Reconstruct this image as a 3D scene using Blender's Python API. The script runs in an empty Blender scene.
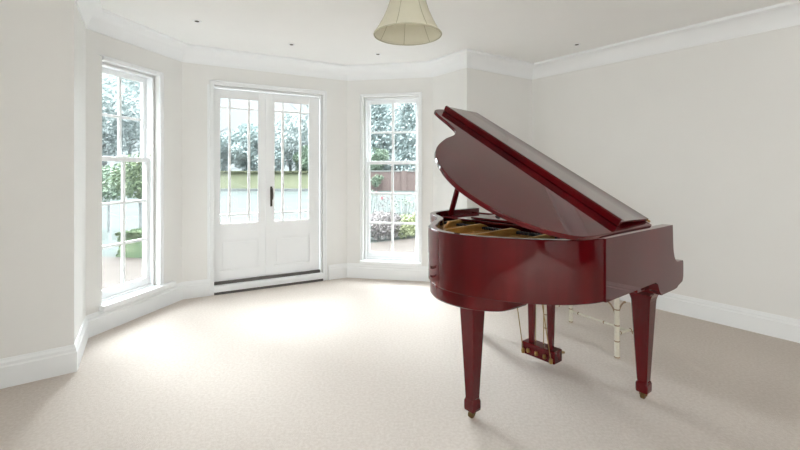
import bpy, bmesh, math, random
from mathutils import Vector, Matrix, noise
random.seed(7)
C = bpy.context.scene.collection
sc = bpy.context.scene
R = math.radians

# ------------------------------------------------------------------ camera, sky, light, exposure
cam_d = bpy.data.cameras.new('camera'); cam = bpy.data.objects.new('camera', cam_d); C.objects.link(cam)
cam.location = (0, 0, 1.3); cam.rotation_euler = (R(90), 0, 0)
cam_d.sensor_width = 36; cam_d.lens = 36 * 422 / 800; cam_d.shift_y = -(225 - 171.5) / 800
cam_d.clip_start = .02; cam_d.clip_end = 400
sc.camera = cam
sc.view_settings.view_transform = 'Standard'; sc.view_settings.look = 'None'
sc.view_settings.gamma = 1; sc.view_settings.use_curve_mapping = False
sc.view_settings.exposure = 1.5
sc.cycles.use_denoising = True
sc.cycles.max_bounces = 10; sc.cycles.diffuse_bounces = 6; sc.cycles.transparent_max_bounces = 24
sc.cycles.sample_clamp_indirect = 6

world = bpy.data.worlds.new('overcast_sky'); sc.world = world; world.use_nodes = True
nt = world.node_tree; nt.nodes.clear()
wo = nt.nodes.new('ShaderNodeOutputWorld'); bg = nt.nodes.new('ShaderNodeBackground')
tc = nt.nodes.new('ShaderNodeTexCoord'); sx = nt.nodes.new('ShaderNodeSeparateXYZ')
rp = nt.nodes.new('ShaderNodeValToRGB')
rp.color_ramp.elements[0].position = 0.0; rp.color_ramp.elements[0].color = (.30, .335, .35, 1)
rp.color_ramp.elements[1].position = 0.8; rp.color_ramp.elements[1].color = (4.6, 4.8, 5.0, 1)
e_ = rp.color_ramp.elements.new(.30); e_.color = (.36, .40, .425, 1)
nt.links.new(tc.outputs['Generated'], sx.inputs[0]); nt.links.new(sx.outputs['Z'], rp.inputs['Fac'])
nt.links.new(rp.outputs['Color'], bg.inputs['Color']); bg.inputs['Strength'].default_value = 1.15
nt.links.new(bg.outputs[0], wo.inputs['Surface'])

def light(name, kind, loc, direction, energy, color=(1, 1, 1), **kw):
    d = bpy.data.lights.new(name, kind); d.energy = energy; d.color = color
    for k, v in kw.items(): setattr(d, k, v)
    o = bpy.data.objects.new(name, d); C.objects.link(o); o.location = loc
    o.rotation_euler = Vector(direction).to_track_quat('-Z', 'Y').to_euler()
    return o
light('sun', 'SUN', (-8, 14, 12), (.50, -.87, -.62), 7.2, (.90, .955, 1), angle=R(50))

# ------------------------------------------------------------------ materials
def mat(name, col, rough=.5, metal=0, coat=0, coat_rough=.03, vary=None, scale=8, stretch=(1, 1, 1), bump=0, bump_scale=200, spec=.5, sheen=0, translucent=0):
    m = bpy.data.materials.new(name); m.use_nodes = True
    nt = m.node_tree; b = nt.nodes['Principled BSDF']
    b.inputs['Base Color'].default_value = (*col, 1); b.inputs['Roughness'].default_value = rough
    b.inputs['Metallic'].default_value = metal; b.inputs['Coat Weight'].default_value = coat
    b.inputs['Coat Roughness'].default_value = coat_rough; b.inputs['Specular IOR Level'].default_value = spec
    if sheen: b.inputs['Sheen Weight'].default_value = sheen
    tcn = nt.nodes.new('ShaderNodeTexCoord')
    mp = nt.nodes.new('ShaderNodeMapping'); mp.inputs['Scale'].default_value = stretch
    nt.links.new(tcn.outputs['Object'], mp.inputs[0])
    if vary:
        n = nt.nodes.new('ShaderNodeTexNoise'); n.inputs['Scale'].default_value = scale; n.inputs['Detail'].default_value = 4
        r = nt.nodes.new('ShaderNodeValToRGB')
        r.color_ramp.elements[0].position = .35; r.color_ramp.elements[1].position = .65
        r.color_ramp.elements[0].color = (*col, 1); r.color_ramp.elements[1].color = (*vary, 1)
        nt.links.new(mp.outputs[0], n.inputs['Vector']); nt.links.new(n.outputs['Fac'], r.inputs[0])
        nt.links.new(r.outputs[0], b.inputs['Base Color'])
    if bump:
        n = nt.nodes.new('ShaderNodeTexNoise'); n.inputs['Scale'].default_value = bump_scale; n.inputs['Detail'].default_value = 3
        bn = nt.nodes.new('ShaderNodeBump'); bn.inputs['Strength'].default_value = bump; bn.inputs['Distance'].default_value = .01
        nt.links.new(mp.outputs[0], n.inputs['Vector']); nt.links.new(n.outputs['Fac'], bn.inputs['Height'])
        nt.links.new(bn.outputs[0], b.inputs['Normal'])
    if translucent:
        tr = nt.nodes.new('ShaderNodeBsdfTranslucent'); tr.inputs[0].default_value = (*col, 1)
        mx = nt.nodes.new('ShaderNodeMixShader'); mx.inputs[0].default_value = translucent
        nt.links.new(b.outputs[0], mx.inputs[1]); nt.links.new(tr.outputs[0], mx.inputs[2])
        nt.links.new(mx.outputs[0], nt.nodes['Material Output'].inputs['Surface'])
    return m

M = {}
M['wall'] = mat('wall_paint', (.80, .795, .778), .7, vary=(.81, .805, .788), scale=3, spec=.25)
M['ceil'] = mat('ceiling_paint', (.89, .89, .88), .8, vary=(.90, .90, .89), scale=3, spec=.2)
M['trim'] = mat('white_gloss_paint', (.86, .875, .885), .35, vary=(.87, .885, .895), scale=5)
M['carpet'] = mat('cream_carpet', (.71, .63, .565), .95, vary=(.785, .71, .65), scale=60, bump=.9, bump_scale=260, spec=.05)
M['wood'] = mat('red_mahogany_lacquer', (.058, .0012, .0028), .5, coat=1, coat_rough=.006, vary=(.105, .0025, .0048), scale=7, stretch=(1, 1, .10), spec=0)
M['wood'].node_tree.nodes['Principled BSDF'].inputs['Coat IOR'].default_value = 1.42
M['wood_in'] = mat('dark_inner_veneer', (.10, .022, .012), .3, coat=.6, vary=(.15, .035, .018), scale=5)
M['wood_dk'] = mat('dark_mahogany_underside', (.04, .008, .008), .4, coat=.4, vary=(.055, .01, .01), scale=5)
M['gold'] = mat('gold_painted_plate', (.56, .30, .07), .38, metal=.55, vary=(.70, .40, .10), scale=9)
M['brass'] = mat('polished_brass', (.36, .24, .09), .3, metal=1, vary=(.42, .28, .11), scale=30)
M['caster'] = mat('aged_brass', (.16, .10, .04), .35, metal=1, vary=(.22, .14, .06), scale=30)
M['steel'] = mat('steel_wire', (.6, .57, .5), .3, metal=1, vary=(.65, .6, .5), scale=30)
M['spruce'] = mat('spruce_soundboard', (.45, .23, .06), .4, vary=(.52, .28, .09), scale=10, stretch=(1, 8, 1))
M['felt'] = mat('black_felt', (.02, .018, .018), .9, vary=(.03, .03, .03), scale=40)
M['pale_felt'] = mat('pale_felt', (.7, .66, .55), .9, vary=(.75, .7, .6), scale=40)
M['bronze'] = mat('dark_bronze', (.055, .045, .035), .4, metal=.7, vary=(.07, .06, .05), scale=20)
M['bamboo'] = mat('white_painted_bamboo', (.72, .68, .58), .45, vary=(.66, .61, .5), scale=25)
M['node'] = mat('brown_bamboo_joint', (.33, .22, .13), .6, vary=(.26, .16, .09), scale=25)
M['cushion'] = mat('cream_cushion_cloth', (.72, .68, .6), .9, vary=(.76, .72, .64), scale=40, bump=.3)
M['shade'] = mat('cream_silk_shade', (.84, .82, .71), .8, vary=(.87, .85, .75), scale=30, translucent=.5)
M['shade_rib'] = mat('shade_piping', (.50, .48, .36), .8, vary=(.54, .51, .4), scale=30)
M['seal_and_shade'] = mat('dark_seal_and_shade', (.10, .09, .085), .6, vary=(.13, .12, .11), scale=20)
M['lawn'] = mat('frosty_lawn', (.058, .067, .063), 1, vary=(.066, .075, .071), scale=.6, spec=.05)
M['patio'] = mat('patio_paving', (.058, .049, .043), .9, vary=(.068, .058, .052), scale=3, spec=.1)
M['brick'] = mat('garden_brick', (.15, .112, .105), .9, vary=(.175, .135, .125), scale=6, spec=.1)
M['cap'] = mat('coping_stone', (.22, .23, .22), .9, vary=(.25, .25, .24), scale=6)
M['bark'] = mat('grey_bark', (.14, .15, .15), .95, vary=(.2, .21, .21), scale=8, spec=.1)
M['leaf_blue'] = mat('hazy_blue_green_needles', (.21, .265, .262), .8, vary=(.35, .40, .395), scale=1.2, spec=.2)  # lightened to paint distance haze into the leaf colour
M['leaf_pale'] = mat('haze_paled_foliage', (.27, .31, .305), .8, vary=(.38, .42, .415), scale=1.2, spec=.2)  # pale tone paints the garden haze into the foliage
M['leaf_green'] = mat('green_foliage', (.075, .115, .065), .7, vary=(.15, .19, .11), scale=5, spec=.3)
M['leaf_mid'] = mat('mid_green_foliage', (.15, .21, .16), .7, vary=(.23, .29, .21), scale=3, spec=.3)
M['hedge'] = mat('yellow_green_hedge', (.20, .215, .14), .9, vary=(.24, .25, .17), scale=1, spec=.1)  # paled so the far hedge carries haze in its colour
M['leaf_yellow'] = mat('lime_foliage', (.22, .25, .13), .8, vary=(.29, .31, .19), scale=7, spec=.2)
M['leaf_mauve'] = mat('mauve_heather', (.20, .18, .185), .8, vary=(.28, .26, .25), scale=9, spec=.2)
M['leaf_grey'] = mat('grey_green_foliage', (.17, .20, .17), .8, vary=(.27, .29, .25), scale=9, spec=.2)
M['petal'] = mat('pink_petals', (.3, .10, .11), .8, vary=(.33, .12, .13), scale=9)

def glass_mat():
    m = bpy.data.materials.new('window_glass'); m.use_nodes = True; nt = m.node_tree; nt.nodes.clear()
    o = nt.nodes.new('ShaderNodeOutputMaterial'); t = nt.nodes.new('ShaderNodeBsdfTransparent'); t.inputs[0].default_value = (.97, .99, .985, 1)
    g = nt.nodes.new('ShaderNodeBsdfGlossy'); g.inputs['Roughness'].default_value = .02
    lw = nt.nodes.new('ShaderNodeLayerWeight'); lw.inputs[0].default_value = .5
    pw = nt.nodes.new('ShaderNodeMath'); pw.operation = 'POWER'; pw.inputs[1].default_value = 5; nt.links.new(lw.outputs['Facing'], pw.inputs[0])
    fr = nt.nodes.new('ShaderNodeMath'); fr.operation = 'MULTIPLY_ADD'; fr.inputs[1].default_value = .5; fr.inputs[2].default_value = .03; nt.links.new(pw.outputs[0], fr.inputs[0])
    mx = nt.nodes.new('ShaderNodeMixShader')
    nt.links.new(fr.outputs[0], mx.inputs[0]); nt.links.new(t.outputs[0], mx.inputs[1]); nt.links.new(g.outputs[0], mx.inputs[2])
    nt.links.new(mx.outputs[0], o.inputs['Surface']); return m
M['glass'] = glass_mat()

# ------------------------------------------------------------------ mesh helpers
def add_hexa(bm, pts, bevel=0):
    v = [bm.verts.new(p) for p in pts]
    fs = [(0, 3, 2, 1), (4, 5, 6, 7), (0, 1, 5, 4), (1, 2, 6, 5), (2, 3, 7, 6), (3, 0, 4, 7)]
    for f in fs: bm.faces.new([v[i] for i in f])
def add_box(bm, x0, x1, y0, y1, z0, z1):
    add_hexa(bm, [(x0, y0, z0), (x1, y0, z0), (x1, y1, z0), (x0, y1, z0), (x0, y0, z1), (x1, y0, z1), (x1, y1, z1), (x0, y1, z1)])
def add_prism(bm, poly, z0, z1):
    a = [bm.verts.new((x, y, z0)) for x, y in poly]; b = [bm.verts.new((x, y, z1)) for x, y in poly]
    n = len(poly); bm.faces.new(a[::-1]); bm.faces.new(b)
    for i in range(n): bm.faces.new([a[i], a[(i + 1) % n], b[(i + 1) % n], b[i]])
def add_tube(bm, pts, rad, seg=8, caps=True):
    pts = [Vector(p) for p in pts]; rings = []
    if not hasattr(rad, '__len__'): rad = [rad] * len(pts)
    up = Vector((0, 0, 1))
    for i, p in enumerate(pts):
        d = (pts[min(i + 1, len(pts) - 1)] - pts[max(i - 1, 0)]).normalized()
        a = d.cross(up)
        if a.length < .05: a = d.cross(Vector((1, 0, 0)))
        a.normalize(); b = d.cross(a)
        rings.append([bm.verts.new(p + (a * math.cos(2 * math.pi * k / seg) + b * math.sin(2 * math.pi * k / seg)) * rad[i]) for k in range(seg)])
    for r0, r1 in zip(rings, rings[1:]):
        for k in range(seg): bm.faces.new([r0[k], r0[(k + 1) % seg], r1[(k + 1) % seg], r1[k]])
    if caps: bm.faces.new(rings[0][::-1]); bm.faces.new(rings[-1])
def add_lathe(bm, prof, cx=0, cy=0, seg=24):
    rings = [[bm.verts.new((cx + r * math.cos(2 * math.pi * k / seg), cy + r * math.sin(2 * math.pi * k / seg), z)) for k in range(seg)] for r, z in prof]
    for r0, r1 in zip(rings, rings[1:]):
        for k in range(seg): bm.faces.new([r0[k], r0[(k + 1) % seg], r1[(k + 1) % seg], r1[k]])
    if prof[0][0] > 1e-4: bm.faces.new(rings[0][::-1])
    if prof[-1][0] > 1e-4: bm.faces.new(rings[-1])
def add_taper(bm, cx, cy, stations):    # square section column: (half_width, z), chamfered corners
    rings = []
    for hw, z in stations:
        c = hw * .12
        q = [(hw - c, -hw), (hw, -hw + c), (hw, hw - c), (hw - c, hw), (-hw + c, hw), (-hw, hw - c), (-hw, -hw + c), (-hw + c, -hw)]
        rings.append([bm.verts.new((cx + x, cy + y, z)) for x, y in q])
    for r0, r1 in zip(rings, rings[1:]):
        for k in range(8): bm.faces.new([r0[k], r0[(k + 1) % 8], r1[(k + 1) % 8], r1[k]])
    bm.faces.new(rings[0][::-1]); bm.faces.new(rings[-1])
def obj(name, bm, m, parent=None, bevel=0, smooth=False, weld=True):
    if weld: bmesh.ops.remove_doubles(bm, verts=bm.verts, dist=1e-5)
    bmesh.ops.recalc_face_normals(bm, faces=bm.faces)
    me = bpy.data.meshes.new(name); bm.to_mesh(me); bm.free()
    me.materials.append(m); o = bpy.data.objects.new(name, me); C.objects.link(o)
    if smooth:
        for p in me.polygons: p.use_smooth = True
        if smooth != 'all': me.set_sharp_from_angle(angle=R(35))
    if parent: o.parent = parent
    if bevel:
        b = o.modifiers.new('bevel', 'BEVEL'); b.width = bevel; b.segments = 3; b.limit_method = 'ANGLE'; b.angle_limit = R(40)
        b.harden_normals = False
    return o
def thing(name, label, cat, loc=(0, 0, 0), rotz=0, group=None):
    o = bpy.data.objects.new(name, None); C.objects.link(o); o.empty_display_size = .1
    o.location = loc; o.rotation_euler = (0, 0, rotz); o['label'] = label; o['category'] = cat
    if group: o['group'] = group
    return o
def tag(o, label, cat, group=None):
    o['label'] = label; o['category'] = cat
    if group: o['group'] = group
    return o
def struct(o): o['kind'] = 'structure'; return o
NB = bmesh.new

# ------------------------------------------------------------------ room shell
H = 2.58; TH = .18
Cn = [Vector(p) for p in [(-2.1215, 2.747), (-2.45, 3.29), (-2.22, 4.30), (-.652, 5.19), (.39, 4.99), (.72, 4.534), (1.603, 5.127)]]
right_dir = Vector((1.437, -1.919)).normalized()
E1 = Cn[6] + right_dir * 6.6
C0 = Cn[0] - Vector((.793, .609)) * 2.2
back_dir = Vector((-.80, -.60))
# rear-left corner: from C0 along right_dir until the rear wall line through E1
def isect(p, d, q, e):
    k = ((q.x - p.x) * e.y - (q.y - p.y) * e.x) / (d.x * e.y - d.y * e.x); return p + d * k
E2 = isect(C0, right_dir, E1, back_dir)
room = [C0] + Cn + [E1, E2]          # clockwise: room lies to the right of each step
N = len(room)
def nrm(a, b): d = (b - a).normalized(); return Vector((-d.y, d.x))   # outward
def offset_pt(i, off):
    a, b, c = room[(i - 1) % N], room[i], room[(i + 1) % N]
    n1, n2 = nrm(a, b), nrm(b, c); m = (n1 + n2).normalized()
    return b + m * (off / max(.3, m.dot(n1)))
outer = [offset_pt(i, TH) for i in range(N)]
names = ['wall_left', 'wall_bay_left_return', 'wall_bay_left', 'wall_bay_centre', 'wall_bay_right', 'wall_bay_right_return', 'wall_back', 'wall_right', 'wall_rear', 'wall_far_left']
def wall(i, opening=None, name=None):
    A, B = room[i], room[(i + 1) % N]; OA, OB = outer[i], outer[(i + 1) % N]
    d = (B - A).normalized(); n = nrm(A, B); L = (B - A).length
    bm = NB()
    def quad(a, b, c, e, z0, z1): add_hexa(bm, [(*a, z0), (*b, z0), (*c, z0), (*e, z0), (*a, z1), (*b, z1), (*c, z1), (*e, z1)])
    if not opening: quad(A, B, OB, OA, -.12, H + .05)
    else:
        t0, t1, z0, z1 = opening
        P0, P1 = A + d * t0, A + d * t1; Q0, Q1 = P0 + n * TH, P1 + n * TH
        quad(A, P0, Q0, OA, -.12, H + .05); quad(P1, B, OB, Q1, -.12, H + .05)
        quad(P0, P1, Q1, Q0, -.12, z0); quad(P0, P1, Q1, Q0, z1, H + .05)
    return struct(obj(names[i], bm, M['wall']))
WIN1 = (.14, .735, .215, 2.205); WIN2 = (.205, .895, .215, 2.205); DOOR = (.235, 1.49, -.02, 2.215)
UNSEEN_WIN3 = (2.6, 5.4, .5, 2.2); UNSEEN_WIN4 = (.6, 3.2, .5, 2.2)
ops = {2: WIN1, 3: DOOR, 4: WIN2, 8: UNSEEN_WIN3, 9: UNSEEN_WIN4}
for i in range(N): wall(i, ops.get(i))

def flat(name, pts, z0, z1, m):
    bm = NB(); add_prism(bm, [tuple(p) for p in pts], z0, z1); bmesh.ops.triangulate(bm, faces=[f for f in bm.faces if len(f.verts) > 4])
    return struct(obj(name, bm, m))
flat('floor', room, -.1, 0, M['carpet'])
flat('ceiling', [offset_pt(i, .1) for i in range(N)], H, H + .1, M['ceil'])

def sweep(name, pts, prof, closed, m):
    """profile (inset into the room, z) swept along a wall line with mitred corners"""
    bm = NB(); n = len(pts); rings = []
    for i, p in enumerate(pts):
        if closed or 0 < i < n - 1:
            a, c = pts[(i - 1) % n], pts[(i + 1) % n]
            n1, n2 = nrm(a, p), nrm(p, c); mm = (n1 + n2).normalized(); k = 1 / max(.3, mm.dot(n1)); mm = mm * k
        elif i == 0: mm = nrm(p, pts[1])
        else: mm = nrm(pts[-2], p)
        rings.append([bm.verts.new((*(p - mm * o), z)) for o, z in prof])
    q = len(prof)
    for i in range(n if closed else n - 1):
        a, b = rings[i], rings[(i + 1) % n]
        for k in range(q): bm.faces.new([a[k], a[(k + 1) % q], b[(k + 1) % q], b[k]])
    if not closed: bm.faces.new(rings[0][::-1]); bm.faces.new(rings[-1])
    return struct(obj(name, bm, m, smooth=True))
corn = [(0, H), (0, H - .165), (.012, H - .165), (.014, H - .148), (.017, H - .130), (.024, H - .108), (.036, H - .084), (.052, H - .062), (.072, H - .044), (.094, H - .032), (.104, H - .028), (.110, H - .020), (.110, H)]
sweep('trim_1', room, corn, True, M['trim'])
base = [(0, 0), (.018, 0), (.018, .125), (.012, .133), (.012, .15), (.006, .158), (.004, .172), (0, .175)]
dA = Cn[2] + (Cn[3] - Cn[2]).normalized() * .262; dB = Cn[2] + (Cn[3] - Cn[2]).normalized() * 1.56
sweep('baseboard_left', [room[-1]] + [C0] + Cn[:3] + [dA], base, False, M['trim'])
sweep('baseboard_right', [dB] + Cn[3:] + [E1, E2], base, False, M['trim'])

# wall-local frame: x along wall, y outward, z up
def wall_frame(name, i, bm, m=None):
    A, B = room[i], room[(i + 1) % N]; d = (B - A).normalized()
    o = obj(name, bm, m or M['trim'], bevel=.003)
    o.location = (A.x, A.y, 0); o.rotation_euler = (0, 0, math.atan2(d.y, d.x)); return o
def frame_ring(bm, x0, x1, z0, z1, w, y0, y1, bottom=True):
    add_box(bm, x0, x0 + w, y0, y1, z0, z1); add_box(bm, x1 - w, x1, y0, y1, z0, z1)
    add_box(bm, x0 + w, x1 - w, y0, y1, z1 - w, z1)
    if bottom: add_box(bm, x0 + w, x1 - w, y0, y1, z0, z0 + w)

def sash_window(name, i, op, sill_ext):
    t0, t1, z0, z1 = op; bm = NB()
    # casing bead on the room face, then the box frame set back in the reveal
    if i != 2: add_box(bm, t0 - .03, t0, -.014, .004, z0, z1 + .03); add_box(bm, t0 - .036, t0 - .03, -.02, .0, z0, z1 + .036)
    add_box(bm, t1, t1 + .03, -.014, .004, z0, z1 + .03); add_box(bm, t0, t1, -.014, .004, z1, z1 + .03)
    add_box(bm, t1 + .03, t1 + .036, -.02, 0, z0, z1 + .036); add_box(bm, t0 - .03, t1 + .03, -.02, 0, z1 + .03, z1 + .036)
    frame_ring(bm, t0, t1, z0, z1, .022, .06, .17)
    frame_ring(bm, t0 + .012, t1 - .012, z0, z1 - .012, .016, .045, .062, bottom=False)
    w = struct(wall_frame(name, i, bm))
    g0, g1 = t0 + .022, t1 - .022; zm = 1.405
    def sash(nm, za, zb, y0, y1, rows, top, bot, st=.036):
        b = NB(); w_ = g1 - g0
        add_box(b, g0, g0 + st, y0, y1, za, zb); add_box(b, g1 - st, g1, y0, y1, za, zb)
        add_box(b, g0 + st, g1 - st, y0, y1, za, za + bot); add_box(b, g0 + st, g1 - st, y0, y1, zb - top, zb)
        xm = (g0 + g1) / 2
        add_box(b, xm - .014, xm + .014, (y0 + y1) / 2 - .011, (y0 + y1) / 2 + .011, za + bot, zb - top)
        hh = (zb - top - za - bot)
        for k in range(1, rows):
            z = za + bot + hh * k / rows
            add_box(b, g0 + st, g1 - st, (y0 + y1) / 2 - .009, (y0 + y1) / 2 + .009, z - .012, z + .012)
        s = obj(nm, b, M['trim'], w, bevel=.003)
        b = NB(); ym = (y0 + y1) / 2; add_box(b, g0 + st - .004, g1 - st + .004, ym - .002, ym + .002, za + bot - .004, zb - top + .004)
        obj('glass', b, M['glass'], s)
        return s
    up = sash('upper_sash', zm - .015, z1 - .022, .125, .16, 2, .045, .04)
    lo = sash('lower_sash', z0 + .022, zm + .02, .085, .12, 3, .038, .065)
    b = NB(); add_box(b, (g0 + g1) / 2 - .02, (g0 + g1) / 2 + .02, .088, .112, zm + .02, zm + .034); add_tube(b, [((g0 + g1) / 2, .085, zm + .03), ((g0 + g1) / 2 + .03, .085, zm + .032)], .004)
    obj('sash_lock', b, M['trim'], lo)
    b = NB()
    for sgn in (-1, 1):   # cord pulleys high in each jamb
        x = t0 + .023 if sgn < 0 else t1 - .023
        add_box(b, x - .004, x + .004, .072, .084, zm + .035, zm + .06)
    obj('sash_stop', b, M['steel'], w)
    b = NB(); add_box(b, t0 - .03, t1 + sill_ext, -.055, .0, z0 - .035, z0 + .004); add_box(b, t0 + .001, t1 - .001, -.001, .085, z0 - .035, z0 + .004)
    add_box(b, t0 - .02, t1 + sill_ext - .02, -.02, 0, z0 - .055, z0 - .035)
    obj('sill', b, M['trim'], w, bevel=.005)
    b = NB(); add_box(b, t0 - .04, t1 + .04, .17, TH + .05, z0 - .06, z0)
    obj('outer_sill', b, M['cap'], w)
sash_window('window_1', 2, WIN1, .16)
sash_window('window_2', 4, WIN2, .03)

def unseen_window(name, i, op, n):
    t0, t1, z0, z1 = op; bm = NB()
    frame_ring(bm, t0, t1, z0, z1, .06, .06, .13)
    add_box(bm, t0 - .05, t0, -.015, .0, z0, z1 + .05); add_box(bm, t1, t1 + .05, -.015, .0, z0, z1 + .05); add_box(bm, t0, t1, -.015, 0, z1, z1 + .05)
    add_box(bm, t0 - .05, t1 + .05, -.05, .06, z0 - .03, z0)
    for k in range(1, n): x = t0 + (t1 - t0) * k / n; add_box(bm, x - .02, x + .02, .07, .12, z0 + .06, z1 - .06)
    add_box(bm, t0 + .06, t1 - .06, .075, .115, (z0 + z1) / 2 - .02, (z0 + z1) / 2 + .02)
    w = struct(wall_frame(name, i, bm))
    b = NB(); add_box(b, t0 + .05, t1 - .05, .094, .098, z0 + .05, z1 - .05); obj('glass', b, M['glass'], w)
    A, B = room[i], room[(i + 1) % N]; d = (B - A).normalized(); nn = nrm(A, B)
    c = A + d * (t0 + t1) / 2 + nn * .7
    return c, nn
for nm, i, op, n, en in (('unseen_window_3', 8, UNSEEN_WIN3, 4, 6), ('unseen_window_4', 9, UNSEEN_WIN4, 4, 62)):  # unseen windows behind the camera, guessed openings for fill light
    c, nn = unseen_window(nm, i, op, n)
    light('added_fill_light', 'AREA', (c.x, c.y, 1.5), (-nn.x, -nn.y, -.05), en, (1, .98, .965), shape='RECTANGLE', size=op[1] - op[0], size_y=1.8)  # added fill lamp that brightens the room from outside the opening

# double glazed garden door
def french_door():
    t0, t1, z0, z1 = DOOR; bm = NB(); c0 = .298      # the casing laps over the left jamb
    add_box(bm, c0 - .045, c0 - .033, -.026, .0, 0, z1 + .045); add_box(bm, t1 + .033, t1 + .045, -.026, .0, 0, z1 + .045); add_box(bm, c0 - .033, t1 + .033, -.026, .0, z1 + .033, z1 + .045)
    add_box(bm, c0 - .033, c0, -.015, .012, 0, z1 + .033); add_box(bm, t0, c0, .0, .012, 0, z1); add_box(bm, t1, t1 + .033, -.015, .0, 0, z1 + .033); add_box(bm, c0, t1, -.015, 0, z1, z1 + .033)
    frame_ring(bm, t0, t1, .0, z1, .014, .03, .12, bottom=False)
    frame_ring(bm, t0 + .006, t1 - .006, .0, z1 - .012, .014, .014, .032, bottom=False)
    d = struct(wall_frame('door_1', 3, bm))
    a0, a1 = t0 + .015, t1 - .022; mid = .849; zb = .125; zt = z1 - .03
    for side, (x0, x1) in enumerate(((a0, mid - .001), (mid + .001, a1))):
        b = NB(); y0, y1 = .045, .09; st = .082
        sl, sr = (.106, st) if side == 0 else (.078, a1 - 1.345)
        gx0, gx1 = x0 + sl, x1 - sr; gz0, gz1 = .73, 2.095
        add_box(b, x0, gx0, y0, y1, zb, zt); add_box(b, gx1, x1, y0, y1, zb, zt)
        add_box(b, gx0, gx1, y0, y1, gz1, zt); add_box(b, gx0, gx1, y0, y1, zb, .235); add_box(b, gx0, gx1, y0, y1, .56, gz0)
        add_box(b, gx0, gx1, y0 + .014, y1 - .01, .235, .56)                       # recessed panel
        add_box(b, gx0 + .03, gx1 - .03, y0 + .006, y0 + .016, .265, .53)           # raised field
        W = gx1 - gx0
        for q in (.255, .745): x = gx0 + W * q; add_box(b, x - .013, x + .013, .057, .079, gz0, gz1)
        for z in (.828, 1.988): add_box(b, gx0, gx1, .059, .077, z - .010, z + .010)
        frame_ring(b, gx0, gx1, gz0, gz1, .008, y0 - .003, y0 + .01)
        leaf = obj('door_leaf', b, M['trim'], d, bevel=.003)
        b = NB(); add_box(b, gx0 - .004, gx1 + .004, .066, .070, gz0 - .004, gz1 + .004); obj('glass', b, M['glass'], leaf)
        if side == 1:
            hx = x0 + .05; b = NB()
            add_box(b, hx - .011, hx + .011, y0 - .006, y0, .905, 1.13)
            add_tube(b, [(hx, y0, 1.105), (hx, y0 - .045, 1.105)], .009)
            add_tube(b, [(hx, y0 - .045, 1.11), (hx + .003, y0 - .047, 1.04), (hx + .004, y0 - .045, .985)], [.009, .010, .007])
            add_tube(b, [(hx, y0 - .002, .94), (hx, y0 - .014, .94)], .008)
            obj('door_handle', b, M['bronze'], leaf, smooth=True)
            b = NB(); add_box(b, x0 - .016, x0 + .014, y0 - .010, y0, zb + .01, zt - .005); obj('meeting_bead', b, M['trim'], leaf, bevel=.003)
    b = NB(); add_box(b, a0, a1, .02, .11, .094, .124); obj('weather_seal', b, M['seal_and_shade'], d)
    b = NB(); add_box(b, c0, t1, -.03, TH, .028, .094); add_box(b, c0, t1, -.04, -.03, .055, .090)
    obj('threshold', b, M['trim'], d, bevel=.004)
    b = NB(); add_box(b, c0, t1, -.022, .10, -.0, .028); obj('step_shade_strip', b, M['seal_and_shade'], d)  # dark strip painted in place of the shade under the step
french_door()

M['walnut'] = mat('dark_walnut', (.05, .026, .015), .3, vary=(.075, .04, .024), scale=4, stretch=(1, 1, .15))
def reflection_door(name, i, t0, w):  # unseen doors, added as dark bands for the piano lacquer to reflect
    bm = NB(); add_box(bm, t0, t0 + w, -.03, -.001, .0, 2.1)
    for k in range(2):
        x0 = t0 + w * k / 2 + .09; x1 = t0 + w * (k + 1) / 2 - .09
        for za, zb in ((.2, .85), (1.05, 1.95)): frame_ring(bm, x0, x1, za, zb, .03, -.042, -.03)
    d = struct(wall_frame(name, i, bm, M['walnut']))
    b = NB(); add_box(b, t0 - .09, t0, -.04, -.001, 0, 2.19); add_box(b, t0 + w, t0 + w + .09, -.04, -.001, 0, 2.19); add_box(b, t0, t0 + w, -.04, -.001, 2.1, 2.19); obj('architrave', b, M['trim'], d)
    b = NB(); add_tube(b, [(t0 + w / 2 - .06, -.03, 1.0), (t0 + w / 2 - .06, -.09, 1.0)], .012); add_tube(b, [(t0 + w / 2 - .06, -.075, 1.0), (t0 + w / 2 - .06, -.10, 1.0)], .026, 12); obj('door_knob', b, M['brass'], d)
reflection_door('reflection_door_2', 8, .5, 1.7)
reflection_door('reflection_door_3', 8, 5.75, 1.5)

# recessed ceiling lights (switched off)
def downlight(x, y, label):
    t = thing('recessed_downlight', label, 'ceiling light', (x, y, H), 0, 'recessed ceiling spotlights')
    b = NB(); add_lathe(b, [(.019, .0), (.019, -.003), (.032, -.006), (.036, -.003), (.036, 0), (.019, 0)], seg=24); obj('trim_ring', b, M['trim'], t, smooth=True)
    b = NB(); add_lathe(b, [(.0, -.001), (.019, -.001), (.019, -.004), (.012, -.007), (0, -.007)], seg=20); obj('lamp', b, M['bronze'], t, smooth=True)
for x, y, l in ((-1.727, 3.59, 'recessed ceiling spotlight nearest the tall left sash window'), (-1.093, 4.25, 'recessed ceiling spotlight above the garden doors'),
                (-.24, 4.60, 'recessed ceiling spotlight in the bay, just left below the lampshade'), (1.78, 4.25, 'recessed ceiling spotlight above the piano, near the right wall')):
    downlight(x, y, l)

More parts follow.
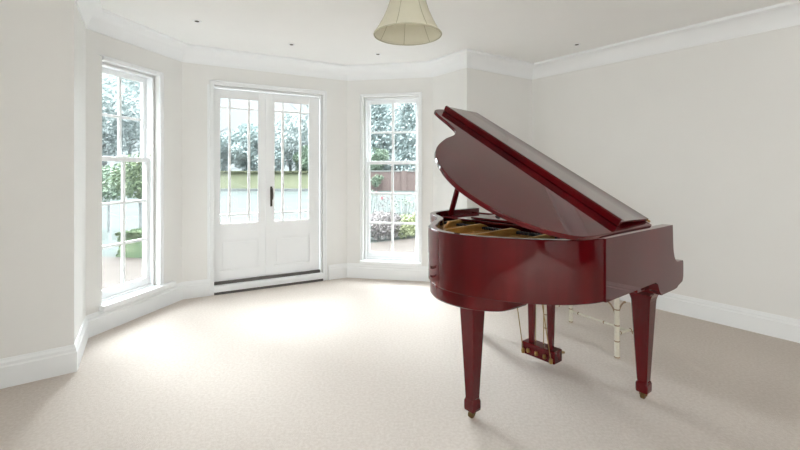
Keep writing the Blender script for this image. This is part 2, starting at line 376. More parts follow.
# pendant lamp
def pendant():
    x, y, z = .042, 2.3, 2.045
    t = thing('pendant_lamp', 'cream bell-shaped fabric pendant lampshade hanging from the white ceiling', 'lamp', (x, y, z), R(96))
    def rad(v):    # bell profile, v 0 bottom .. 1 top
        return .080 + (.166 - .080) * (1 - v) ** 2.1 + .018 * (1 - v)
    b = NB(); seg = 70; npan = 7; rows = 16; Hs = .29; rings = []
    for side in (0, 1):
        rr = []
        for j in range(rows + 1):
            v = j / rows; r = rad(v) - side * .0025; ring = []
            for k in range(seg):
                a = 2 * math.pi * k / seg; sc_ = 0.15 * abs(math.sin(a * npan / 2)); ring.append(b.verts.new(((r * (1 - .035 * sc_)) * math.cos(a), (r * (1 - .035 * sc_)) * math.sin(a), v * Hs - .006 * sc_ * (1 - v))))
            rr.append(ring)
        rings.append(rr)
    for rr in rings:
        for r0, r1 in zip(rr, rr[1:]):
            for k in range(seg): b.faces.new([r0[k], r0[(k + 1) % seg], r1[(k + 1) % seg], r1[k]])
    for e in (0, -1):
        for k in range(seg): b.faces.new([rings[0][e][k], rings[0][e][(k + 1) % seg], rings[1][e][(k + 1) % seg], rings[1][e][k]])
    obj('lamp_shade', b, M['shade'], t, smooth='all')
    for q in range(npan):
        b = NB(); a = 2 * math.pi * q / npan
        add_tube(b, [((rad(j / 16) - .001) * math.cos(a), (rad(j / 16) - .001) * math.sin(a), j / 16 * Hs) for j in range(17)], .0028, 6); obj('shade_rib', b, M['shade_rib'], t, smooth='all')
    b = NB(); pts = []
    for k in range(65):
        a = 2 * math.pi * k / 64; s_ = .15 * abs(math.sin(a * npan / 2)); r = rad(0) * (1 - .035 * s_); pts.append((r * math.cos(a), r * math.sin(a), -.006 * s_))
    add_tube(b, pts, .0035, 6, False); obj('bottom_piping', b, M['shade_rib'], t, smooth='all')
    b = NB(); add_lathe(b, [(.0, .29), (.02, .29), (.02, .22), (.012, .215), (.012, .21), (0, .21)], seg=16)
    for a in (0, 2.09, 4.19): add_tube(b, [(0, 0, .285), (.078 * math.cos(a), .078 * math.sin(a), .287)], .002, 6)
    obj('lamp_holder', b, M['trim'], t, smooth=True)
    b = NB(); add_lathe(b, [(0, .205), (.012, .205), (.028, .175), (.03, .155), (.02, .13), (0, .122)], seg=20); obj('bulb', b, M['trim'], t, smooth='all')
    b = NB(); add_tube(b, [(0, 0, .29), (0, 0, H - z - .02)], .004, 8); obj('cord', b, M['trim'], t)
    b = NB(); add_lathe(b, [(0, H - z), (.05, H - z), (.045, H - z - .02), (.012, H - z - .035), (0, H - z - .035)], seg=24); obj('ceiling_rose', b, M['trim'], t, smooth=True)
pendant()

# ------------------------------------------------------------------ grand piano
# local frame: x = along the case from the keyboard to the tail, y = across from the bass side to the treble side
PT = R(38.5)
def catmull(pts, n=6):
    out = []
    for i in range(len(pts) - 1):
        p0, p1, p2, p3 = pts[max(i - 1, 0)], pts[i], pts[i + 1], pts[min(i + 2, len(pts) - 1)]
        for k in range(n):
            t = k / n
            out.append(tuple(.5 * (2 * p1[j] + (p2[j] - p0[j]) * t + (2 * p0[j] - 5 * p1[j] + 4 * p2[j] - p3[j]) * t * t + (3 * p1[j] - p0[j] - 3 * p2[j] + p3[j]) * t ** 3) for j in range(2)))
    out.append(tuple(pts[-1])); return out
def inset(poly, d):
    """open polyline shifted to its inner side (right-hand side of travel)"""
    out = []
    for i, p in enumerate(poly):
        a = Vector(poly[max(i - 1, 0)]); c = Vector(poly[min(i + 1, len(poly) - 1)]); t = (c - a).normalized(); n = Vector((-t.y, t.x))
        out.append((p[0] + n.x * d, p[1] + n.y * d))
    return out
def piano():
    # the case is mirrored through local frame: x toward tail, y toward treble
    ux, uy = -math.cos(PT), -math.sin(PT); wx, wy = -math.sin(PT), math.cos(PT)
    t = thing('grand_piano', 'polished red mahogany baby grand piano with open lid, on the carpet', 'piano', (1.53, 2.37, 0))
    # u x w = -z, so the local frame is left-handed: bake the mapping into the vertices instead
    def bake(bm, keep=False):
        for v in bm.verts:
            s_, t_ = v.co.x, v.co.y
            v.co.x = ux * s_ + wx * t_; v.co.y = uy * s_ + wy * t_
    def P(name, bm, m, parent=None, **kw):
        bmesh.ops.recalc_face_normals(bm, faces=bm.faces); bake(bm)
        return obj(name, bm, m, parent or t, **kw)
    tail = [(.0, 0), (.30, 0), (.60, 0), (.78, .006), (.906, .053), (.998, .120), (1.075, .206), (1.135, .31), (1.185, .42), (1.205, .53), (1.20, .63), (1.158, .735), (1.095, .83), (1.005, .905),
            (.92, .98), (.82, 1.05), (.73, 1.16), (.66, 1.28), (.57, 1.38), (.46, 1.435), (.32, 1.46), (.15, 1.46), (0, 1.46)]
    sm = catmull(tail, 5); inn = inset(sm, .042)
    # rim
    def band(a, b, z0, z1):
        bm = NB(); n = len(a)
        va = [[bm.verts.new((*p, z)) for p in a] for z in (z0, z1)]; vb = [[bm.verts.new((*p, z)) for p in b] for z in (z0, z1)]
        for i in range(n - 1):
            bm.faces.new([va[0][i], va[0][i + 1], va[1][i + 1], va[1][i]]); bm.faces.new([vb[0][i], vb[1][i], vb[1][i + 1], vb[0][i + 1]])
            bm.faces.new([va[1][i], va[1][i + 1], vb[1][i + 1], vb[1][i]]); bm.faces.new([va[0][i], vb[0][i], vb[0][i + 1], va[0][i + 1]])
        for i in (0, -1): bm.faces.new([va[0][i], va[1][i], vb[1][i], vb[0][i]])
        return bm
    k0 = 15
    P('rim', band(sm[k0:-10], inn[k0:-10], .715, 1.0), M['wood'], bevel=.005, smooth=True)
    # arms: bass and treble cheeks with the stepped front profile
    def arm(t0, t1, s_end):
        top = [(-.162, .766), (-.160, .776), (-.154, .782), (-.07, .785), (-.042, .797), (-.022, .825), (-.010, .865), (-.006, .90), (-.003, .955), (0.0, 1.0), (s_end, 1.0)]
        bot = [(-.162, .70), (-.160, .684), (-.155, .670), (-.145, .660), (-.09, .648), (-.06, .636), (-.02, .634), (.16, .634), (.185, .66), (.205, .70), (.235, .715), (s_end, .715)]
        def at(pr, x):
            for (a, za), (b, zb) in zip(pr, pr[1:]):
                if a <= x <= b: return za + (zb - za) * (x - a) / (b - a)
            return pr[-1][1]
        ss = sorted(set([p[0] for p in top + bot if p[0] <= s_end] + [k * .1 for k in range(3, 8) if k * .1 < s_end])); bm = NB()
        rows = [[bm.verts.new((x, t_, z)) for t_, z in ((t0, at(bot, x)), (t1, at(bot, x)), (t1, at(top, x)), (t0, at(top, x)))] for x in ss]
        for r0, r1 in zip(rows, rows[1:]):
            for k in range(4): bm.faces.new([r0[k], r0[(k + 1) % 4], r1[(k + 1) % 4], r1[k]])
        bm.faces.new(rows[0]); bm.faces.new(rows[-1][::-1])
        return bm
    P('cheek', arm(-.002, .05, sm[k0][0] + .002), M['wood'])
    P('cheek', arm(1.412, 1.464, .322), M['wood'])
    # bottom board, key bed, key slip, fallboard, keyblocks
    closed = inn[:]
    bm = NB(); add_prism(bm, inset(sm, .03)[::-1], .72, .742); P('bottom_board', bm, M['wood_dk'])
    bm = NB(); add_box(bm, -.14, .34, .048, 1.412, .665, .70); P('key_bed', bm, M['wood'], bevel=.004)
    bm = NB(); add_box(bm, -.155, -.138, .05, 1.41, .668, .752); P('key_slip', bm, M['wood'], bevel=.004)
    for a, b in ((.05, .12), (1.342, 1.412)):
        bm = NB(); add_box(bm, -.135, .04, a, b, .70, .775); P('key_block', bm, M['wood'], bevel=.006)
    bm = NB(); a_ = [(-.132, .772), (-.10, .79), (.0, .80), (.03, .815), (.05, .85), (.06, .96), (.075, .96), (.07, .83), (.05, .79), (0, .775), (-.13, .76)]
    va = [bm.verts.new((s_, .12, z)) for s_, z in a_]; vb = [bm.verts.new((s_, 1.342, z)) for s_, z in a_]; n = len(a_)
    bm.faces.new(va); bm.faces.new(vb[::-1])
    for i in range(n): bm.faces.new([va[i], vb[i], vb[(i + 1) % n], va[(i + 1) % n]])
    P('fallboard', bm, M['wood'], smooth=True)
    # inside: inner rim ledge, soundboard, iron plate with struts, strings, dampers, pin block
    P('inner_rim', band(inset(sm[k0:-10], .0425), inset(sm[k0:-10], .075), .742, .90), M['wood_in'])
    ins = inset(sm, .07); sb = [p for p in ins if p[0] > .42]
    bm = NB(); add_prism(bm, sb[::-1], .80, .81); P('soundboard', bm, M['spruce'])
    plate = NB()
    def pband(a, b, z0, z1):
        n = len(a); va = [[plate.verts.new((*p, z)) for p in a] for z in (z0, z1)]; vb = [[plate.verts.new((*p, z)) for p in b] for z in (z0, z1)]
        for i in range(n - 1):
            plate.faces.new([va[0][i], va[0][i + 1], va[1][i + 1], va[1][i]]); plate.faces.new([vb[0][i], vb[1][i], vb[1][i + 1], vb[0][i + 1]])
            plate.faces.new([va[1][i], va[1][i + 1], vb[1][i + 1], vb[1][i]]); plate.faces.new([va[0][i], vb[0][i], vb[0][i + 1], va[0][i + 1]])
        for i in (0, -1): plate.faces.new([va[0][i], va[1][i], vb[1][i], vb[0][i]])
    in1 = [p for p in inset(sm, .055)[k0:-8]]; in2 = [p for p in inset(sm, .235)[k0:-8]]
    in1 = [p for p in in1]; pband(in1, in2, .905, .925)
    add_box(plate, .36, .50, .06, 1.40, .895, .915)
    P('iron_plate', plate, M['gold'], bevel=.004, smooth=True)
    for (a, b) in (((.46, .16), (.80, .10)), ((.46, .40), (1.06, .34)), ((.46, .66), (1.12, .60)), ((.46, .92), (1.04, .84)), ((.46, 1.16), (.70, 1.10))):
        bm = NB(); n = 10; d = Vector((b[0] - a[0], b[1] - a[1])).normalized(); q = Vector((-d.y, d.x)) * .013; rows = []
        for i in range(n + 1):
            f = i / n; c = Vector(a) * (1 - f) + Vector(b) * f; zt = .925 + .040 * min(1, 5 * min(f, 1 - f)) ** .7
            rows.append([bm.verts.new((c.x - q.x * k, c.y - q.y * k, z)) for k, z in ((1, .90), (-1, .90), (-.6, zt), (.6, zt))])
        for r0, r1 in zip(rows, rows[1:]):
            for k in range(4): bm.faces.new([r0[k], r0[(k + 1) % 4], r1[(k + 1) % 4], r1[k]])
        bm.faces.new(rows[0][::-1]); bm.faces.new(rows[-1]); P('plate_strut', bm, M['gold'], bevel=.003, smooth=True)
    bm = NB()
    def tail_s(tt):
        c = [p[0] for p in in2 if abs(p[1] - tt) < .04]; return max(c) if c else .7
    for i in range(70):
        tt = .12 + i * .0175; s1 = tail_s(tt * .86 + .03) - .01 if tt < 1.3 else .6
        if s1 > .55: add_tube(bm, [(.44, tt, .925), (s1, tt * .86 + .03, .922)], .0012, 4)
    o = P('strings', bm, M['gold']); o['kind'] = 'stuff'
    bm = NB()
    for i in range(60):
        tt = .13 + i * .0205; add_box(bm, .525, .57, tt, tt + .010, .928, .942)
    o = P('dampers', bm, M['felt']); o['kind'] = 'stuff'
    bm = NB()
    for i in range(26):
        a = in1[3 + i]; b = in2[3 + i]; c = ((a[0] * .55 + b[0] * .45), (a[1] * .55 + b[1] * .45)); add_tube(bm, [(c[0], c[1], .91), (c[0], c[1], .935)], .0035, 6)
    o = P('hitch_pins', bm, M['pale_felt']); o['kind'] = 'stuff'
    # music desk folded flat on its tray
    bm = NB(); add_box(bm, .09, .48, .052, 1.41, .955, .968); P('music_tray', bm, M['wood'], bevel=.004)
    bm = NB(); add_box(bm, .17, .45, .36, 1.10, .970, .984); P('music_desk', bm, M['wood'], bevel=.005)
    bm = NB(); add_box(bm, .065, .09, .052, 1.41, .84, .975); P('name_board', bm, M['wood'], bevel=.003)
    # lid: hinged along the bass side, leaning up toward the treble side
    ph = R(30.2); ct, st = math.cos(ph), math.sin(ph); zh = 1.022
    def tilt(bm):
        for v in bm.verts:
            a, o_ = v.co.y, v.co.z
            v.co.y = a * ct - o_ * st; v.co.z = zh + a * st + o_ * ct
    lid_pts = [(.275, 0), (.60, 0), (.90, .0), (1.04, .028), (1.18, .11), (1.28, .22), (1.325, .35), (1.335, .45), (1.31, .57), (1.24, .71), (1.14, .82), (.99, .925), (.87, .985), (.79, 1.06), (.755, 1.18), (.735, 1.30), (.70, 1.385), (.60, 1.42), (.45, 1.42), (.275, 1.42)]
    lp = catmull(lid_pts, 5)
    bm = NB(); add_prism(bm, lp, -.022, 0); tilt(bm); lid = P('lid', bm, M['wood'], bevel=.004, smooth=True)
    bm = NB(); pr = [(.277, .004), (.277, .018), (.580, .033), (.592, .040), (.606, .040), (.613, .034), (.613, .004), (.605, .001), (.585, .003), (.575, .022)]
    va = [bm.verts.new((s_, .03, z)) for s_, z in pr]; vb = [bm.verts.new((s_, 1.39, z)) for s_, z in pr]; n = len(pr)
    bm.faces.new(va); bm.faces.new(vb[::-1])
    for i in range(n): bm.faces.new([va[i], vb[i], vb[(i + 1) % n], va[(i + 1) % n]])
    tilt(bm); P('lid_flap', bm, M['wood'], lid, smooth=True)
    bm = NB(); add_tube(bm, [(.265, .02, .004), (.265, 1.40, .004)], .006, 8); tilt(bm); P('flap_hinge', bm, M['brass'], lid)
    bm = NB(); add_tube(bm, [(1.235, .25, -.022), (1.235, .25, -.05)], [.008, .011], 10); tilt(bm); P('bumper', bm, M['felt'], lid)
    # prop stick
    bm = NB(); a = Vector((.35, 1.395, .965)); b = Vector((.50, 1.035, 1.575)); add_tube(bm, [a, a.lerp(b, .5), b], [.022, .020, .015], 8)
    add_tube(bm, [a.lerp(b, .80), a.lerp(b, .82)], .022, 8); P('lid_prop', bm, M['wood'], smooth=True)
    # legs with bracket tops, ankle cuffs and brass casters
    def leg(s_, t_):
        bm = NB(); add_taper(bm, s_, t_, [(.0255, .10), (.027, .11), (.049, .545), (.051, .57), (.056, .59), (.066, .61), (.082, .626), (.100, .638), (.100, .72)] if t_ < .2 or t_ > 1 else [(.0255, .10), (.027, .11), (.049, .585), (.051, .605), (.056, .622), (.068, .640), (.085, .652), (.095, .66), (.095, .72)])
        l = P('leg', bm, M['wood'], bevel=0)
        bm = NB(); add_taper(bm, s_, t_, [(.026, .040), (.031, .044), (.0325, .056), (.0325, .090), (.029, .101), (.026, .107)]); P('ankle_cuff', bm, M['wood'], l)
        bm = NB(); add_lathe(bm, [(0, .044), (.018, .044), (.020, .036), (.012, .032), (0, .032)], s_, t_, 16)
        c = Vector((s_ + .004, t_ + .002, .020)); n = 16
        for k in (-1, 1): add_tube(bm, [(s_, t_ + .017 * k, .036), (s_ + .004, t_ + .017 * k + .002, .020)], [.006, .005], 6)
        add_tube(bm, [c + Vector((0, -.012, 0)), c + Vector((0, -.008, 0)), c + Vector((0, .008, 0)), c + Vector((0, .012, 0))], [.015, .020, .020, .015], 20)
        P('caster', bm, M['caster'], l, smooth=True)
    leg(.075, .121); leg(.075, 1.355); leg(.985, .605)
    # block that carries the tail leg
    blk = catmull([(.90, .32), (1.03, .325), (1.10, .35), (1.165, .43), (1.195, .52), (1.195, .63), (1.165, .72), (1.10, .81), (1.00, .85), (.90, .86)], 4)
    bm = NB(); add_prism(bm, blk, .645, .72); P('leg_block', bm, M['wood'], bevel=.012, smooth=True)
    for s_, t_, a, b in ((.985, .605, 1.175, .605), (.985, .605, .985, .80)):
        pass
    # pedal lyre
    cs, ctt = .165, .727
    for k in (-1, 1):
        bm = NB(); add_taper(bm, cs, ctt + k * .073, [(.0145, .125), (.022, .50), (.024, .72)]); P('lyre_post', bm, M['wood'])
    bm = NB(); add_box(bm, cs - .05, cs + .045, ctt - .125, ctt + .125, .055, .135); box = P('pedal_box', bm, M['wood'], bevel=.006)
    bm = NB(); add_box(bm, cs - .05, cs + .05, ctt - .13, ctt + .13, .70, .722); P('lyre_top', bm, M['wood'], bevel=.004)
    for k in (-1, 0, 1):
        y_ = ctt + k * .062
        bm = NB(); pts = [(cs + .055, y_, .085), (cs - .06, y_, .085), (cs - .11, y_, .078), (cs - .15, y_, .068), (cs - .175, y_, .060)]
        rows = []
        for (p, wd) in zip(pts, (.008, .009, .013, .017, .010)):
            rows.append([bm.verts.new((p[0], p[1] + a * wd, p[2] + z)) for a, z in ((-1, -.006), (1, -.006), (1, .004), (.5, .009), (-.5, .009), (-1, .004))])
        for r0, r1 in zip(rows, rows[1:]):
            for j in range(6): bm.faces.new([r0[j], r0[(j + 1) % 6], r1[(j + 1) % 6], r1[j]])
        bm.faces.new(rows[0][::-1]); bm.faces.new(rows[-1]); P('pedal', bm, M['brass'], smooth=True)
        bm = NB(); add_tube(bm, [(cs - .03, y_, .13), (cs - .03, y_, .71)], .003, 8); add_lathe(bm, [(0, .080), (.010, .080), (.012, .09), (.010, .105), (0, .108)], cs + .058, y_, 12); P('pedal_rod', bm, M['brass'], smooth=True)
    for k in (-1, 1):
        bm = NB(); add_tube(bm, [(cs + .052, ctt + k * .105, .08), (cs + .20, ctt + k * .095, .72)], .0032, 8)
        add_lathe(bm, [(0, .062), (.011, .062), (.013, .075), (.011, .092), (0, .095)], cs + .052, ctt + k * .105, 12); P('lyre_brace', bm, M['brass'], smooth=True)
    return t
piano()

# ------------------------------------------------------------------ bamboo-style bench behind the piano
def bench():
    A = Vector((1.512, 2.94)); d = Vector((-.48, .877)).normalized(); n = Vector((d.y, -d.x)) * 1      # d toward the far end, n away from the piano
    n = Vector((.877, .48)).normalized(); L = .63; D = .30
    t = thing('piano_bench', 'white painted bamboo-style bench tucked behind the piano', 'bench', (A.x, A.y, 0), math.atan2(d.y, d.x))
    # local: x along d, y = left of d; the bench lies on the -y side
    corners = [(0, 0), (L, 0), (0, -D), (L, -D)]
    for cx, cy in corners:
        bm = NB(); add_tube(bm, [(cx, cy, 0), (cx, cy, .45)], .0165, 12); l = obj('leg', bm, M['bamboo'], t, smooth=True)
        for z in (.004, .115, .225, .335):
            b = NB(); add_lathe(b, [(0, z), (.0175, z), (.019, z + .004), (.0175, z + .008), (0, z + .008)], cx, cy, 12); obj('bamboo_joint', b, M['node'], l, smooth=True)
    def rail(p, q, z, r=.009, jt=(.12, .5, .88)):
        bm = NB(); add_tube(bm, [(*p, z), (*q, z)], r, 10); s_ = obj('stretcher', bm, M['bamboo'], t, smooth=True)
        v = Vector((q[0] - p[0], q[1] - p[1], 0)); vn = v.normalized()
        for f in jt:
            c = Vector((*p, z)) + v * f; b = NB(); add_tube(b, [c - vn * .005, c, c + vn * .005], [r + .001, r + .004, r + .001], 10); obj('bamboo_joint', b, M['node'], s_, smooth=True)
    rail((0, -D), (L, -D), .10); rail((0, 0), (0, -D), .17); rail((L, 0), (L, -D), .17)
    rail((0, 0), (L, 0), .425, .010, (.1, .5, .9)); rail((0, -D), (L, -D), .425, .010, (.1, .5, .9))
    for cx, cy in corners:
        sx_, sy_ = (1 if cx == 0 else -1), (-1 if cy == 0 else 1)
        for vx, vy in ((sx_, 0), (0, sy_)):
            bm = NB(); pts = []
            for k in range(7):
                a = k / 6 * math.pi / 2; pts.append((cx + vx * (.01 + .075 * (1 - math.cos(a))), cy + vy * (.01 + .075 * (1 - math.cos(a))), (.262 + .115 * math.sin(a))))
            add_tube(bm, pts, .0055, 8); obj('corner_bracket', bm, M['node'], t, smooth=True)
            e = Vector(pts[-1]); bm = NB(); add_lathe(bm, [(0, e.z - .009), (.009, e.z - .004), (.009, e.z + .004), (0, e.z + .009)], e.x, e.y, 10); obj('bracket_tip', bm, M['node'], t, smooth=True)
    bm = NB(); add_box(bm, -.015, L + .015, -D - .015, .015, .44, .46); obj('seat_frame', bm, M['bamboo'], t, bevel=.006)
    bm = NB(); add_box(bm, -.005, L + .005, -D - .005, .005, .46, .49); obj('cushion', bm, M['cushion'], t, bevel=.012)
bench()

# ------------------------------------------------------------------ garden
G = -.10
def ground(name, pts, z0, z1, m, kind='structure'):
    bm = NB(); add_prism(bm, pts, z0, z1); o = obj(name, bm, m); o['kind'] = kind; return o
ground('lawn', [(-90, -40), (-90, 110), (90, 110), (90, -40)], G - .06, G - .03, M['lawn'])
ground('patio', [(-12, 7.1), (-4.9, 6.95), (-4.1, 6.8), (-3.6, 7.1), (-2.0, 7.7), (-.59, 8.26), (.36, 8.9), (3.5, 10.2), (7, 7), (9, -8), (-9, -12), (-12, 0)][::-1], G - .03, G, M['patio'])

def leaf_cloud(bm, c, r, n, size, shell=.55, squash=1.0, seedv=0, flatb=0):
    rnd = random.Random(seedv); sx_, sy_, sz_ = r
    for _ in range(n):
        while True:
            p = Vector((rnd.uniform(-1, 1), rnd.uniform(-1, 1), rnd.uniform(-1, 1)))
            if shell * .6 < p.length < 1: break
        lump = 1 + .22 * noise.noise(p * 2.2 + Vector((seedv, 0, 0)))
        q = Vector((p.x * sx_ * lump, p.y * sy_ * lump, p.z * sz_ * lump)) + Vector(c)
        a = Vector((rnd.gauss(0, 1), rnd.gauss(0, 1), rnd.gauss(0, 1))).normalized(); b = a.orthogonal().normalized(); s_ = size * rnd.uniform(.6, 1.3)
        b2 = a.cross(b)
        bm.faces.new([bm.verts.new(q + b * s_), bm.verts.new(q + b2 * s_ * .5), bm.verts.new(q - b * s_), bm.verts.new(q - b2 * s_ * .5)])
def trunk(bm, h, r, branches, spread, rnd, droop=0):
    add_tube(bm, [(0, 0, 0), (rnd.uniform(-.1, .1), 0, h * .5), (0, rnd.uniform(-.1, .1), h)], [r, r * .7, r * .15], 8)
    for k in range(branches):
        f = .25 + .7 * (k + .5) / branches; a = k * 2.4 + rnd.uniform(-.4, .4); L = spread * (1.1 - f * .6) * rnd.uniform(.7, 1.1)
        e = Vector((math.cos(a) * L, math.sin(a) * L, h * f + L * .45)); s0 = Vector((0, 0, h * f)); m_ = s0.lerp(e, .5) + Vector((0, 0, -.1 * L))
        add_tube(bm, [s0, m_, e], [r * .32, r * .2, r * .06], 5)
        for q in range(4):
            g = m_.lerp(e, .2 + .2 * q); b = a + rnd.uniform(-1.2, 1.2); l2 = L * rnd.uniform(.25, .45)
            e2 = g + Vector((math.cos(b) * l2, math.sin(b) * l2, l2 * rnd.uniform(.1, .8))); add_tube(bm, [g, e2], [r * .1, r * .03], 4)
def tree(x, y, h, rad, m, n, size, label, kind='broad', group='trees beyond the lawn', seedv=1, density=1):
    n = int(n * 2.6); size *= .68
    rnd = random.Random(seedv); t = thing({'broad': 'garden_tree', 'conifer': 'conifer_tree', 'bare': 'bare_tree'}[kind], label, 'tree', (x, y, G - .03), 0, group)
    bm = NB(); trunk(bm, h * (.95 if kind != 'broad' else .7), h * (.034 if kind == 'bare' else .022), 34 if kind == 'bare' else 9, rad * .95, rnd); obj('trunk', bm, M['bark'], t, weld=False)
    bm = NB()
    if kind == 'conifer':
        for k in range(9):
            f = k / 8; rr = rad * (1.02 - f * .9); leaf_cloud(bm, (0, 0, h * (.10 + .86 * f)), (rr, rr, h * .085), int(n / 9 * (1.25 - f)), size, .3, seedv=seedv * 31 + k)
    elif kind == 'broad':
        for k in range(7):
            a = k * 2.4; rr = rad * rnd.uniform(.45, .62); d = rad * .5 if k else 0
            leaf_cloud(bm, (math.cos(a) * d, math.sin(a) * d, h * (.42 + .075 * k)), (rr, rr, rr * .8), n // 7, size, .35, seedv=seedv * 17 + k)
    else:
        for k in range(5):
            a = k * 2.4; leaf_cloud(bm, (math.cos(a) * rad * .5, math.sin(a) * rad * .5, h * (.4 + .12 * k)), (rad * .5, rad * .5, rad * .4), n // 5, size, .3, seedv=seedv * 13 + k)
    obj('foliage', bm, m, t, weld=False)
B_, PL, GN, MD = M['leaf_blue'], M['leaf_pale'], M['leaf_green'], M['leaf_mid']
trees = [
 (-22.5, 27, 8.5, 3.0, B_, 4200, .20, 'blue-green conifer seen through the left sash window, at its far left', 'conifer'),
 (-17.8, 25.5, 7.0, 2.6, PL, 3200, .17, 'haze-paled tree seen through the left sash window', 'broad'),
 (-22.5, 35, 11, 3.6, PL, 3200, .2, 'tall haze-paled tree rising behind the conifer in the left sash window', 'broad'),
 (-19.2, 38, 10, 4.0, B_, 0, .2, 'leafless tree with spreading branches seen through the left garden door', 'bare'),
 (-13.0, 36, 5.6, 2.3, B_, 3200, .18, 'round blue-green tree above the hedge seen through the left garden door', 'broad'),
 (-16.2, 37, 4.6, 2.2, B_, 2600, .18, 'low blue-green tree at the left edge of the left garden door', 'broad'),
 (-9.6, 37, 6.8, 2.4, PL, 2400, .17, 'haze-paled tree seen through the right garden door', 'broad'),
 (-10.8, 35, 3.2, 1.3, B_, 1600, .16, 'small dark blue-green tree just above the hedge near the door handle', 'broad'),
 (-7.8, 36, 3.6, 1.3, MD, 1500, .16, 'small green tree at the right edge of the right garden door', 'broad'),
 (-8.6, 44, 12, 4.2, PL, 900, .14, 'sparse bare-branched tree high behind the right garden door', 'bare'),
 (-1.9, 35, 9.0, 2.6, B_, 4200, .22, 'tall blue-green conifer filling the left panes of the right sash window', 'conifer'),
 (.6, 34, 7.6, 2.1, B_, 3600, .20, 'tall blue-green conifer in the right panes of the right sash window', 'conifer'),
 (-.6, 40, 8.5, 3.2, PL, 2400, .2, 'haze-paled tree between the conifers of the right sash window', 'broad'),
 (-1.9, 33.2, 3.4, 1.1, MD, 1400, .13, 'low green tree over the brick wall in the right sash window', 'broad'),
 (3.2, 37, 9.5, 2.9, B_, 3000, .22, 'tall blue-green conifer standing right of the right sash window', 'conifer'),
]
for k, (x, y, h, r, m, n, s_, l, kd) in enumerate(trees): tree(x, y, h, r, m, n, s_, l, kd, seedv=k + 3)

# clipped hedge across the far end of the lawn
def box_hedge(name, x0, x1, y0, y1, h, m, label, n, size, seedv):
    t = thing(name, label, 'hedge', ((x0 + x1) / 2, (y0 + y1) / 2, G - .03)); w, d = (x1 - x0) / 2, (y1 - y0) / 2
    bm = NB(); add_box(bm, -w * .97, w * .97, -d * .9, d * .9, 0, h * .95); rnd = random.Random(seedv)
    for _ in range(n):
        f = rnd.random(); q = Vector((rnd.uniform(-w, w), -d if rnd.random() < .6 else rnd.uniform(-d, d), 0)); q.z = rnd.uniform(.03, h) if q.y == -d else h
        if rnd.random() < .12: q = Vector((rnd.choice((-w, w)), rnd.uniform(-d, d), rnd.uniform(0, h)))
        a = Vector((rnd.gauss(0, 1), rnd.gauss(0, 1), rnd.gauss(0, 1))).normalized(); b = a.orthogonal(); c = a.cross(b); s_ = size * rnd.uniform(.6, 1.4)
        bm.faces.new([bm.verts.new(q + b * s_), bm.verts.new(q + c * s_ * .6), bm.verts.new(q - b * s_), bm.verts.new(q - c * s_ * .6)])
    obj('foliage', bm, m, t, weld=False)
box_hedge('clipped_hedge', -17, -5.2, 31.6, 32.8, 1.38, M['hedge'], 'long yellow-green clipped hedge across the far end of the lawn', 6000, .08, 5)
box_hedge('box_hedge', -4.66, -3.9, 6.95, 7.5, .40, M['leaf_green'], 'low green box hedge at the patio edge outside the left sash window', 2600, .03, 6)
bm = NB(); add_box(bm, -17, -5.2, 31.1, 31.5, 0, .16); o = obj('kerb', bm, M['bark']); o.location = (0, 0, G - .03); o['kind'] = 'structure'

# brick garden wall
t = thing('garden_wall', 'pinkish brick garden wall beyond the lawn, seen in the right sash window', 'wall', (1.2, 31.3, G - .03))
bm = NB(); add_box(bm, -4.6, 6.0, 0, .25, 0, 1.42)
for x in (-4.4, -.9, 2.6, 5.8): add_box(bm, x - .2, x + .2, -.08, .3, 0, 1.46)
obj('brickwork', bm, M['brick'], t)
bm = NB(); add_box(bm, -4.65, 6.05, -.05, .3, 1.42, 1.50); obj('coping', bm, M['cap'], t)

# lollipop tree outside the left window
t = thing('standard_tree', 'small lollipop tree with a bare trunk and round green crown behind the box hedge', 'tree', (-4.93, 8.0, G - .03))
bm = NB(); add_tube(bm, [(0, 0, 0), (.01, 0, .5), (0, 0, 1.05)], [.03, .026, .022], 8); add_tube(bm, [(0, 0, 1.0), (.15, .05, 1.3)], [.015, .006], 6); add_tube(bm, [(0, 0, 1.0), (-.16, -.05, 1.35)], [.015, .006], 6); obj('trunk', bm, M['bark'], t, smooth=True)
bm = NB(); leaf_cloud(bm, (0, 0, 1.33), (.46, .46, .42), 3000, .036, .3, seedv=77); obj('crown', bm, M['leaf_green'], t, weld=False)
t = thing('round_shrub', 'loose green shrub left of the lollipop tree in the left sash window', 'shrub', (-6.9, 10.0, G - .03))
bm = NB(); leaf_cloud(bm, (0, 0, 1.15), (.50, .5, .42), 2400, .045, .3, seedv=78); obj('foliage', bm, M['leaf_mid'], t, weld=False)
bm = NB(); add_tube(bm, [(0, 0, 0), (0, 0, 1.0)], [.03, .02], 8); obj('stem', bm, M['bark'], t)

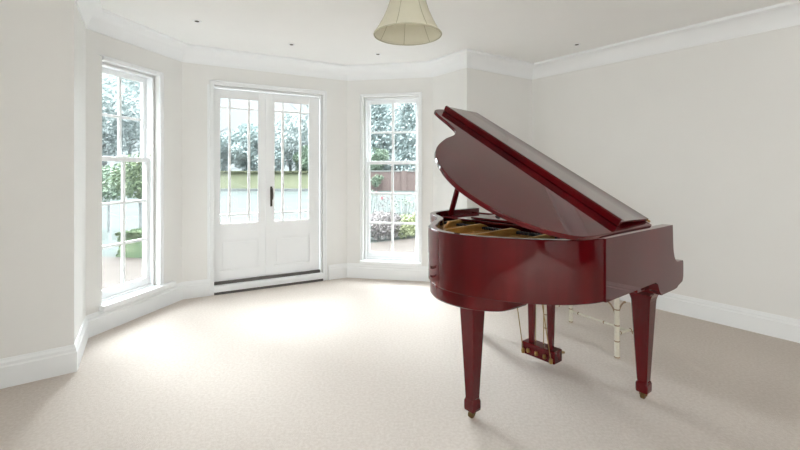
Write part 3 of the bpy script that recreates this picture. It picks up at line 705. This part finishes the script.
# flower bed plants outside the right window
def plant(x, y, h, r, m, label, style, seedv):
    rnd = random.Random(seedv); t = thing({'mound': 'mounded_shrub', 'spike': 'flowering_perennial'}[style], label, 'plant', (x, y, G - .03), 0, 'flower bed plants beyond the patio')
    bm = NB(); st = NB()
    if style == 'mound': leaf_cloud(bm, (0, 0, h * .5), (r, r, h * .5), 1300, .030, .4, seedv=seedv); add_tube(st, [(0, 0, 0), (0, 0, h * .4)], [.02, .01], 6)
    else:
        leaf_cloud(bm, (0, 0, h * .28), (r, r, h * .28), 800, .028, .3, seedv=seedv)
        for k in range(22):
            a = rnd.uniform(0, 6.28); l = rnd.uniform(.2, 1) * r; hh = h * rnd.uniform(.6, 1); e = Vector((math.cos(a) * l, math.sin(a) * l, hh)); add_tube(st, [(e.x * .3, e.y * .3, 0), (e.x * .7, e.y * .7, hh * .6), e], [.005, .004, .003], 4)
            leaf_cloud(bm, e, (.03, .03, .08), 16, .018, .2, seedv=seedv + k)
    obj('stems', st, M['bark'], t, weld=False); obj('foliage', bm, m, t, weld=False)
for a in [(-.80, 8.75, .58, .26, M['leaf_grey'], 'grey-green mounded shrub at the left of the flower bed', 'mound', 201),
          (-.45, 8.75, .62, .24, M['leaf_mauve'], 'mauve-grey mound left of centre in the flower bed', 'mound', 202),
          (-.18, 8.9, .60, .22, M['leaf_mauve'], 'low mauve mound behind the middle glazing bar', 'mound', 203),
          (.10, 9.05, .50, .26, M['leaf_yellow'], 'lime-green mounded shrub in the flower bed', 'mound', 204),
          (.42, 9.2, .58, .26, M['leaf_yellow'], 'lime-green mounded shrub at the right end of the flower bed', 'mound', 205),
          (-.75, 9.5, .98, .3, M['leaf_grey'], 'tall feathery perennial at the left rear of the flower bed', 'spike', 206),
          (-.30, 9.6, .92, .3, M['leaf_mauve'], 'tall mauve perennial in the middle rear of the flower bed', 'spike', 207),
          (.10, 9.8, .88, .3, M['leaf_grey'], 'grey-green perennial right of centre at the rear of the bed', 'spike', 208),
          (.50, 9.9, .94, .3, M['leaf_mauve'], 'tall mauve perennial at the right rear of the flower bed', 'spike', 209)]:
    plant(*a)
t = thing('rose_bush', 'small pink rose bush standing among the flower bed perennials', 'plant', (-.52, 9.25, G - .03))
bm = NB(); add_tube(bm, [(0, 0, 0), (.02, 0, .5), (0, .02, .96)], [.01, .008, .005], 6); add_tube(bm, [(.02, 0, .5), (.12, 0, .82)], [.006, .004], 6); obj('stem', bm, M['bark'], t)
bm = NB(); leaf_cloud(bm, (0, 0, .96), (.03, .03, .03), 40, .02, .2, seedv=301); leaf_cloud(bm, (.12, 0, .84), (.025, .025, .025), 30, .018, .2, seedv=302); obj('blossom', bm, M['petal'], t, weld=False)
t = thing('climbing_shrub', 'dark green shrub growing against the brick garden wall', 'shrub', (-1.75, 30.9, G - .03))
bm = NB(); leaf_cloud(bm, (0, 0, .75), (.35, .25, .5), 500, .07, .3, seedv=303); leaf_cloud(bm, (.3, 0, .95), (.3, .2, .2), 200, .07, .3, seedv=304); obj('foliage', bm, M['leaf_mid'], t, weld=False)
bm = NB(); add_tube(bm, [(0, 0, 0), (0, 0, .6)], [.03, .02], 6); obj('stem', bm, M['bark'], t)
